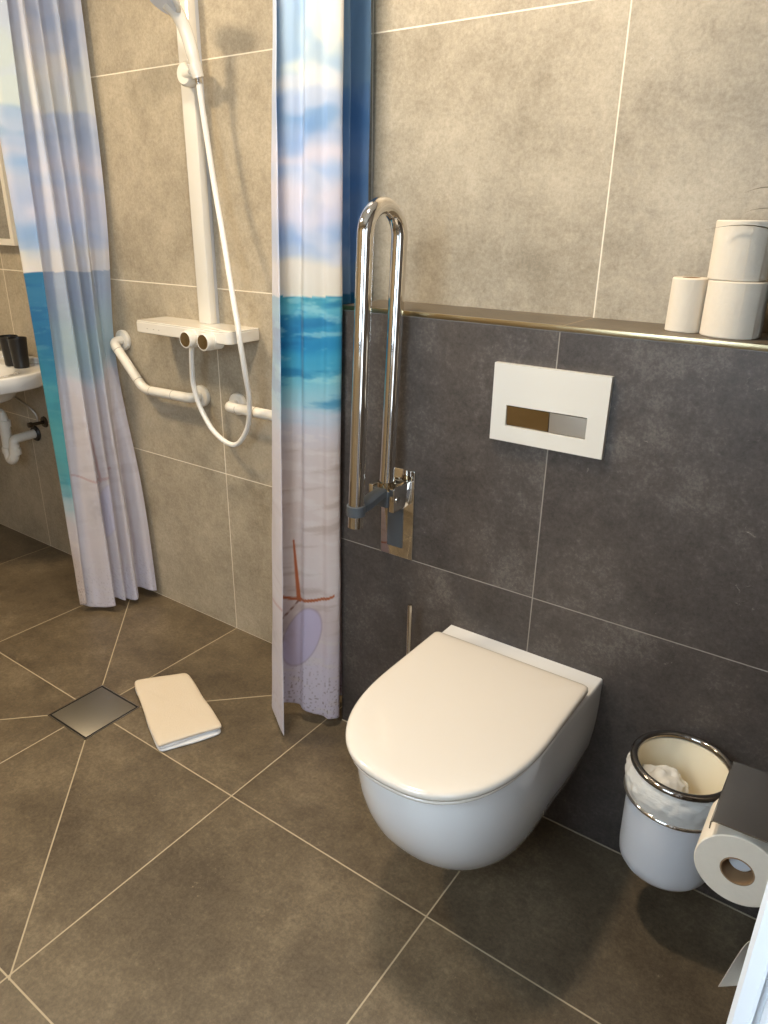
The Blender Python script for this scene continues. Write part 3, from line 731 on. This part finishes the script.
def curtain(name, ctrl, ztop, ustart, usc, hem, star=None, flip=False, nu=14, nz=520, tuck=None, extra=None):
    """ctrl: (top xy, bottom xy) control points of the hanging path"""
    top = spline([(a[0], a[1], 0) for a, b in ctrl], nu); bot = spline([(b[0], b[1], 0) for a, b in ctrl], nu)
    n = len(top); U = [0.]
    for i in range(1, n):
        mid0 = (top[i-1]+bot[i-1])/2; mid1 = (top[i]+bot[i])/2; U.append(U[-1]+(mid1-mid0).length)
    W = U[-1]
    me = bpy.data.meshes.new(name); vs = []; cols = []; fs = []
    for j in range(nz+1):
        s = j/nz
        for i in range(n):
            zb = hem(U[i]/W); z = zb+(ztop-zb)*s; t = z/ztop
            p = bot[i].lerp(top[i], t)
            a = (bot[max(i-1, 0)]-bot[min(i+1, n-1)]); nn = Vector((-a.y, a.x, 0)).normalized()
            w = .0035*noise.noise(Vector((U[i]*14, z*2.2, ustart*9)))+.0018*noise.noise(Vector((U[i]*30, z*7., 3.)))
            p = p+nn*w
            if tuck: p = tuck(p, z)
            vs.append((p.x, p.y, z))
            e = .006*noise.noise(Vector((U[i]*8, z*3, 8)))
            c = beach(ustart+usc*U[i], z+e, star, *(extra(U[i]/W) if extra else (0, 0)))
            cols.append(s2l(c))
    for j in range(nz):
        for i in range(n-1):
            k = j*n+i; f = (k, k+1, k+n+1, k+n); fs.append(f if flip else f[::-1])
    me.from_pydata(vs, [], fs); me.update()
    ca = me.color_attributes.new('print_colour', 'FLOAT_COLOR', 'POINT')
    ca.data.foreach_set('color', [x for c in cols for x in c])
    for p in me.polygons: p.use_smooth = True
    me.materials.append(M_FRONT); me.materials.append(M_BACK)
    return me, U, W

def finish_curtain(me, name, parent):
    o = link(name, me, parent)
    if parent: o.matrix_parent_inverse = parent.matrix_basis.inverted()
    sd = o.modifiers.new('thickness', 'SOLIDIFY'); sd.thickness = .0012; sd.offset = -1
    sd.material_offset = 1; sd.material_offset_rim = 1
    return o
ZT = 2.17
def rail_and_rings(parent_label, x, ys, yend, nm):
    rt = thing('curtain_rail', parent_label, 'curtain rail', (x, 0, 2.2))
    obj('rod', tube([(x, -.002, 2.2), (x, yend, 2.2)], .011), M_CHROME, rt)
    obj('rod_flange', lathe([(0, 0), (.026, 0), (.025, -.008), (.011, -.01)], (x, 0, 2.2), axis='Y'), M_CHROME, rt)
    obj('ceiling_hanger', tube([(x, yend+.04, 2.205), (x, yend+.04, ZC)], .006), M_CHROME, rt)
    return rt

# right curtain: print faces the camera, free hem turned over on the left
ctrlR = [((.205,-.020),(.185,-.020)), ((.250,-.034),(.240,-.040)), ((.252,-.052),(.240,-.060)), ((.205,-.080),(.190,-.085)), ((.250,-.112),(.248,-.112)), ((.215,-.140),(.200,-.140)),
         ((.300,-.192),(.262,-.1925)), ((.312,-.212),(.280,-.214)), ((.296,-.232),(.262,-.240)), ((.286,-.236),(.240,-.240)), ((.278,-.252),(.215,-.252)), ((.268,-.266),(.185,-.260)), ((.254,-.258),(.162,-.252)), ((.246,-.276),(.135,-.264)), ((.228,-.293),(.098,-.280)), ((.219,-.297),(.084,-.288)), ((.224,-.304),(.110,-.312)), ((.234,-.312),(.205,-.368))]
def hemR(t): return .030+.022*math.exp(-((t-.78)/.10)**2)
W0 = [0.]; _t = spline([((a[0]+b[0])/2, (a[1]+b[1])/2, 0) for a, b in ctrlR], 14)
for p, q in zip(_t, _t[1:]): W0.append(W0[-1]+(q-p).length)
uF = .10+W0[13*14]-.020                       # the starfish lies on the front panel, left of its middle
uB = W0[5*14]/W0[-1]                     # the folds nearest the wall show deeper sky
me, U, W = curtain('shower_curtain', ctrlR, ZT, 0.10, 1.0, hemR, star=(uF, .410), extra=lambda t: (sm(uB+.02, uB-.06, t)*.6, 0))
cr_ = thing('shower_curtain', 'bright beach-print shower curtain hanging beside the chrome rail, starfish near its hem', 'shower curtain', (.22, -.16, 0), 'beach print shower curtains')
finish_curtain(me, 'cloth', cr_)
for k in range(7):
    yy = -.03-.045*k
    bm = tube( [(.22+.017*math.cos(a), yy, 2.192+.021*math.sin(a)) for a in [2*PI*i/16 for i in range(17)]], .0018, seg=8)
    obj('curtain_ring', bm, M_CHROME, cr_)
rail_and_rings('chrome curtain rod above the shower, toilet side', .22, 0, -1.2, 'a')

# left curtain: mostly its pale reverse, one vivid front strip at the left
ctrlL = [((-.835,-.020),(-.790,-.022)), ((-.848,-.040),(-.800,-.042)), ((-.905,-.060),(-.86,-.062)), ((-.850,-.085),(-.815,-.090)), ((-.845,-.102),(-.806,-.110)), ((-.900,-.125),(-.850,-.125)),
         ((-.852,-.150),(-.815,-.150)), ((-.895,-.175),(-.860,-.172)), ((-.850,-.196),(-.815,-.192)), ((-.852,-.212),(-.825,-.205)), ((-.905,-.232),(-.87,-.222)), ((-.915,-.262),(-.90,-.248)), ((-.912,-.300),(-.925,-.262)), ((-.890,-.297),(-.925,-.270)), ((-.862,-.268),(-.905,-.266)), ((-.840,-.245),(-.895,-.262))]
def hemL(t): return .03+.012*math.sin(t*14)
def tuckL(p, z):
    # the cloth is pressed flat where the wall rail's elbow bears on it
    if p.y < -.115: return p
    k = math.exp(-((z-.95)/.36)**2)*sm(-.115, -.085, p.y)
    lim = -.874; 
    if p.x > lim: p = Vector((p.x+(lim-p.x)*k, p.y, p.z))
    return p
meL, UL, WL = curtain('shower_curtain', ctrlL, ZT, 1.3, 1.0, hemL, star=(1.3+.30, .52), flip=True, tuck=tuckL, extra=lambda t: (.12+.12*sm(.9, .95, t), .15+1.6*sm(.80, .86, t)))
cl_ = thing('shower_curtain', 'pale reverse side of beach-print shower curtain hanging between washbasin and shower', 'shower curtain', (-.85, -.16, 0), 'beach print shower curtains')
finish_curtain(meL, 'cloth', cl_)
for k in range(7):
    yy = -.03-.04*k
    bm = tube( [(-.87+.017*math.cos(a), yy, 2.192+.021*math.sin(a)) for a in [2*PI*i/16 for i in range(17)]], .0018, seg=8)
    obj('curtain_ring', bm, M_CHROME, cl_)
rail_and_rings('chrome curtain rod above the shower, washbasin side', -.87, 0, -1.2, 'b')

# ------------------------------------------------------------------ light
def area(name, loc, target, power, col, size, sy=None):
    l = bpy.data.lights.new(name, 'AREA'); l.energy = power; l.color = col
    if sy: l.shape = 'RECTANGLE'; l.size = size; l.size_y = sy
    else: l.shape = 'DISK'; l.size = size
    o = bpy.data.objects.new(name, l); C.objects.link(o); o.location = loc
    o.rotation_euler = (Vector(target)-Vector(loc)).to_track_quat('-Z', 'Y').to_euler()
    return o
WARM = (1.0, .83, .62)
area('ceiling_lamp_shower', (-.90, -1.10, 2.43), (-.90, -1.10, 0), 23.5, (1, .80, .53), .34)
area('ceiling_lamp_toilet', (.42, -.66, 2.43), (.42, -.66, 0), 17, (1, .84, .64), .16)
area('daylight_doorway', (2.30, -1.75, 1.35), (.6, -.6, .7), 13, (.70, .85, 1.0), 1.0, 1.6)
area('added_window_daylight', ((WX0+WX1)/2, YF-.02, (WZ0+WZ1)/2), ((WX0+WX1)/2, 0, .5), 18, (.66, .83, 1.0), WX1-WX0-.1, WZ1-WZ0-.1)  # area lamp in the added window, cool fill from behind the camera
w = bpy.data.worlds.new('World'); bpy.context.scene.world = w; w.use_nodes = True
w.node_tree.nodes['Background'].inputs[0].default_value = (.85, .88, 1, 1); w.node_tree.nodes['Background'].inputs[1].default_value = .15

# ------------------------------------------------------------------ camera
cam = bpy.data.cameras.new('camera'); co = bpy.data.objects.new('camera', cam); C.objects.link(co)
F = 720.98
cam.sensor_fit = 'VERTICAL'; cam.sensor_height = 36; cam.lens = F/1024*36; cam.clip_start = .02
def rz(a): return Matrix.Rotation(a, 4, 'Z')
co.matrix_world = Matrix.Translation((1.38747, -1.58164, 1.39606)) @ rz(.60931) @ Matrix.Rotation(1.18843, 4, 'X') @ rz(.016268)
sc_ = bpy.context.scene; sc_.camera = co
sc_.view_settings.view_transform = 'Standard'; sc_.view_settings.look = 'None'; sc_.view_settings.gamma = 1
sc_.view_settings.use_curve_mapping = False; sc_.view_settings.exposure = 0.55
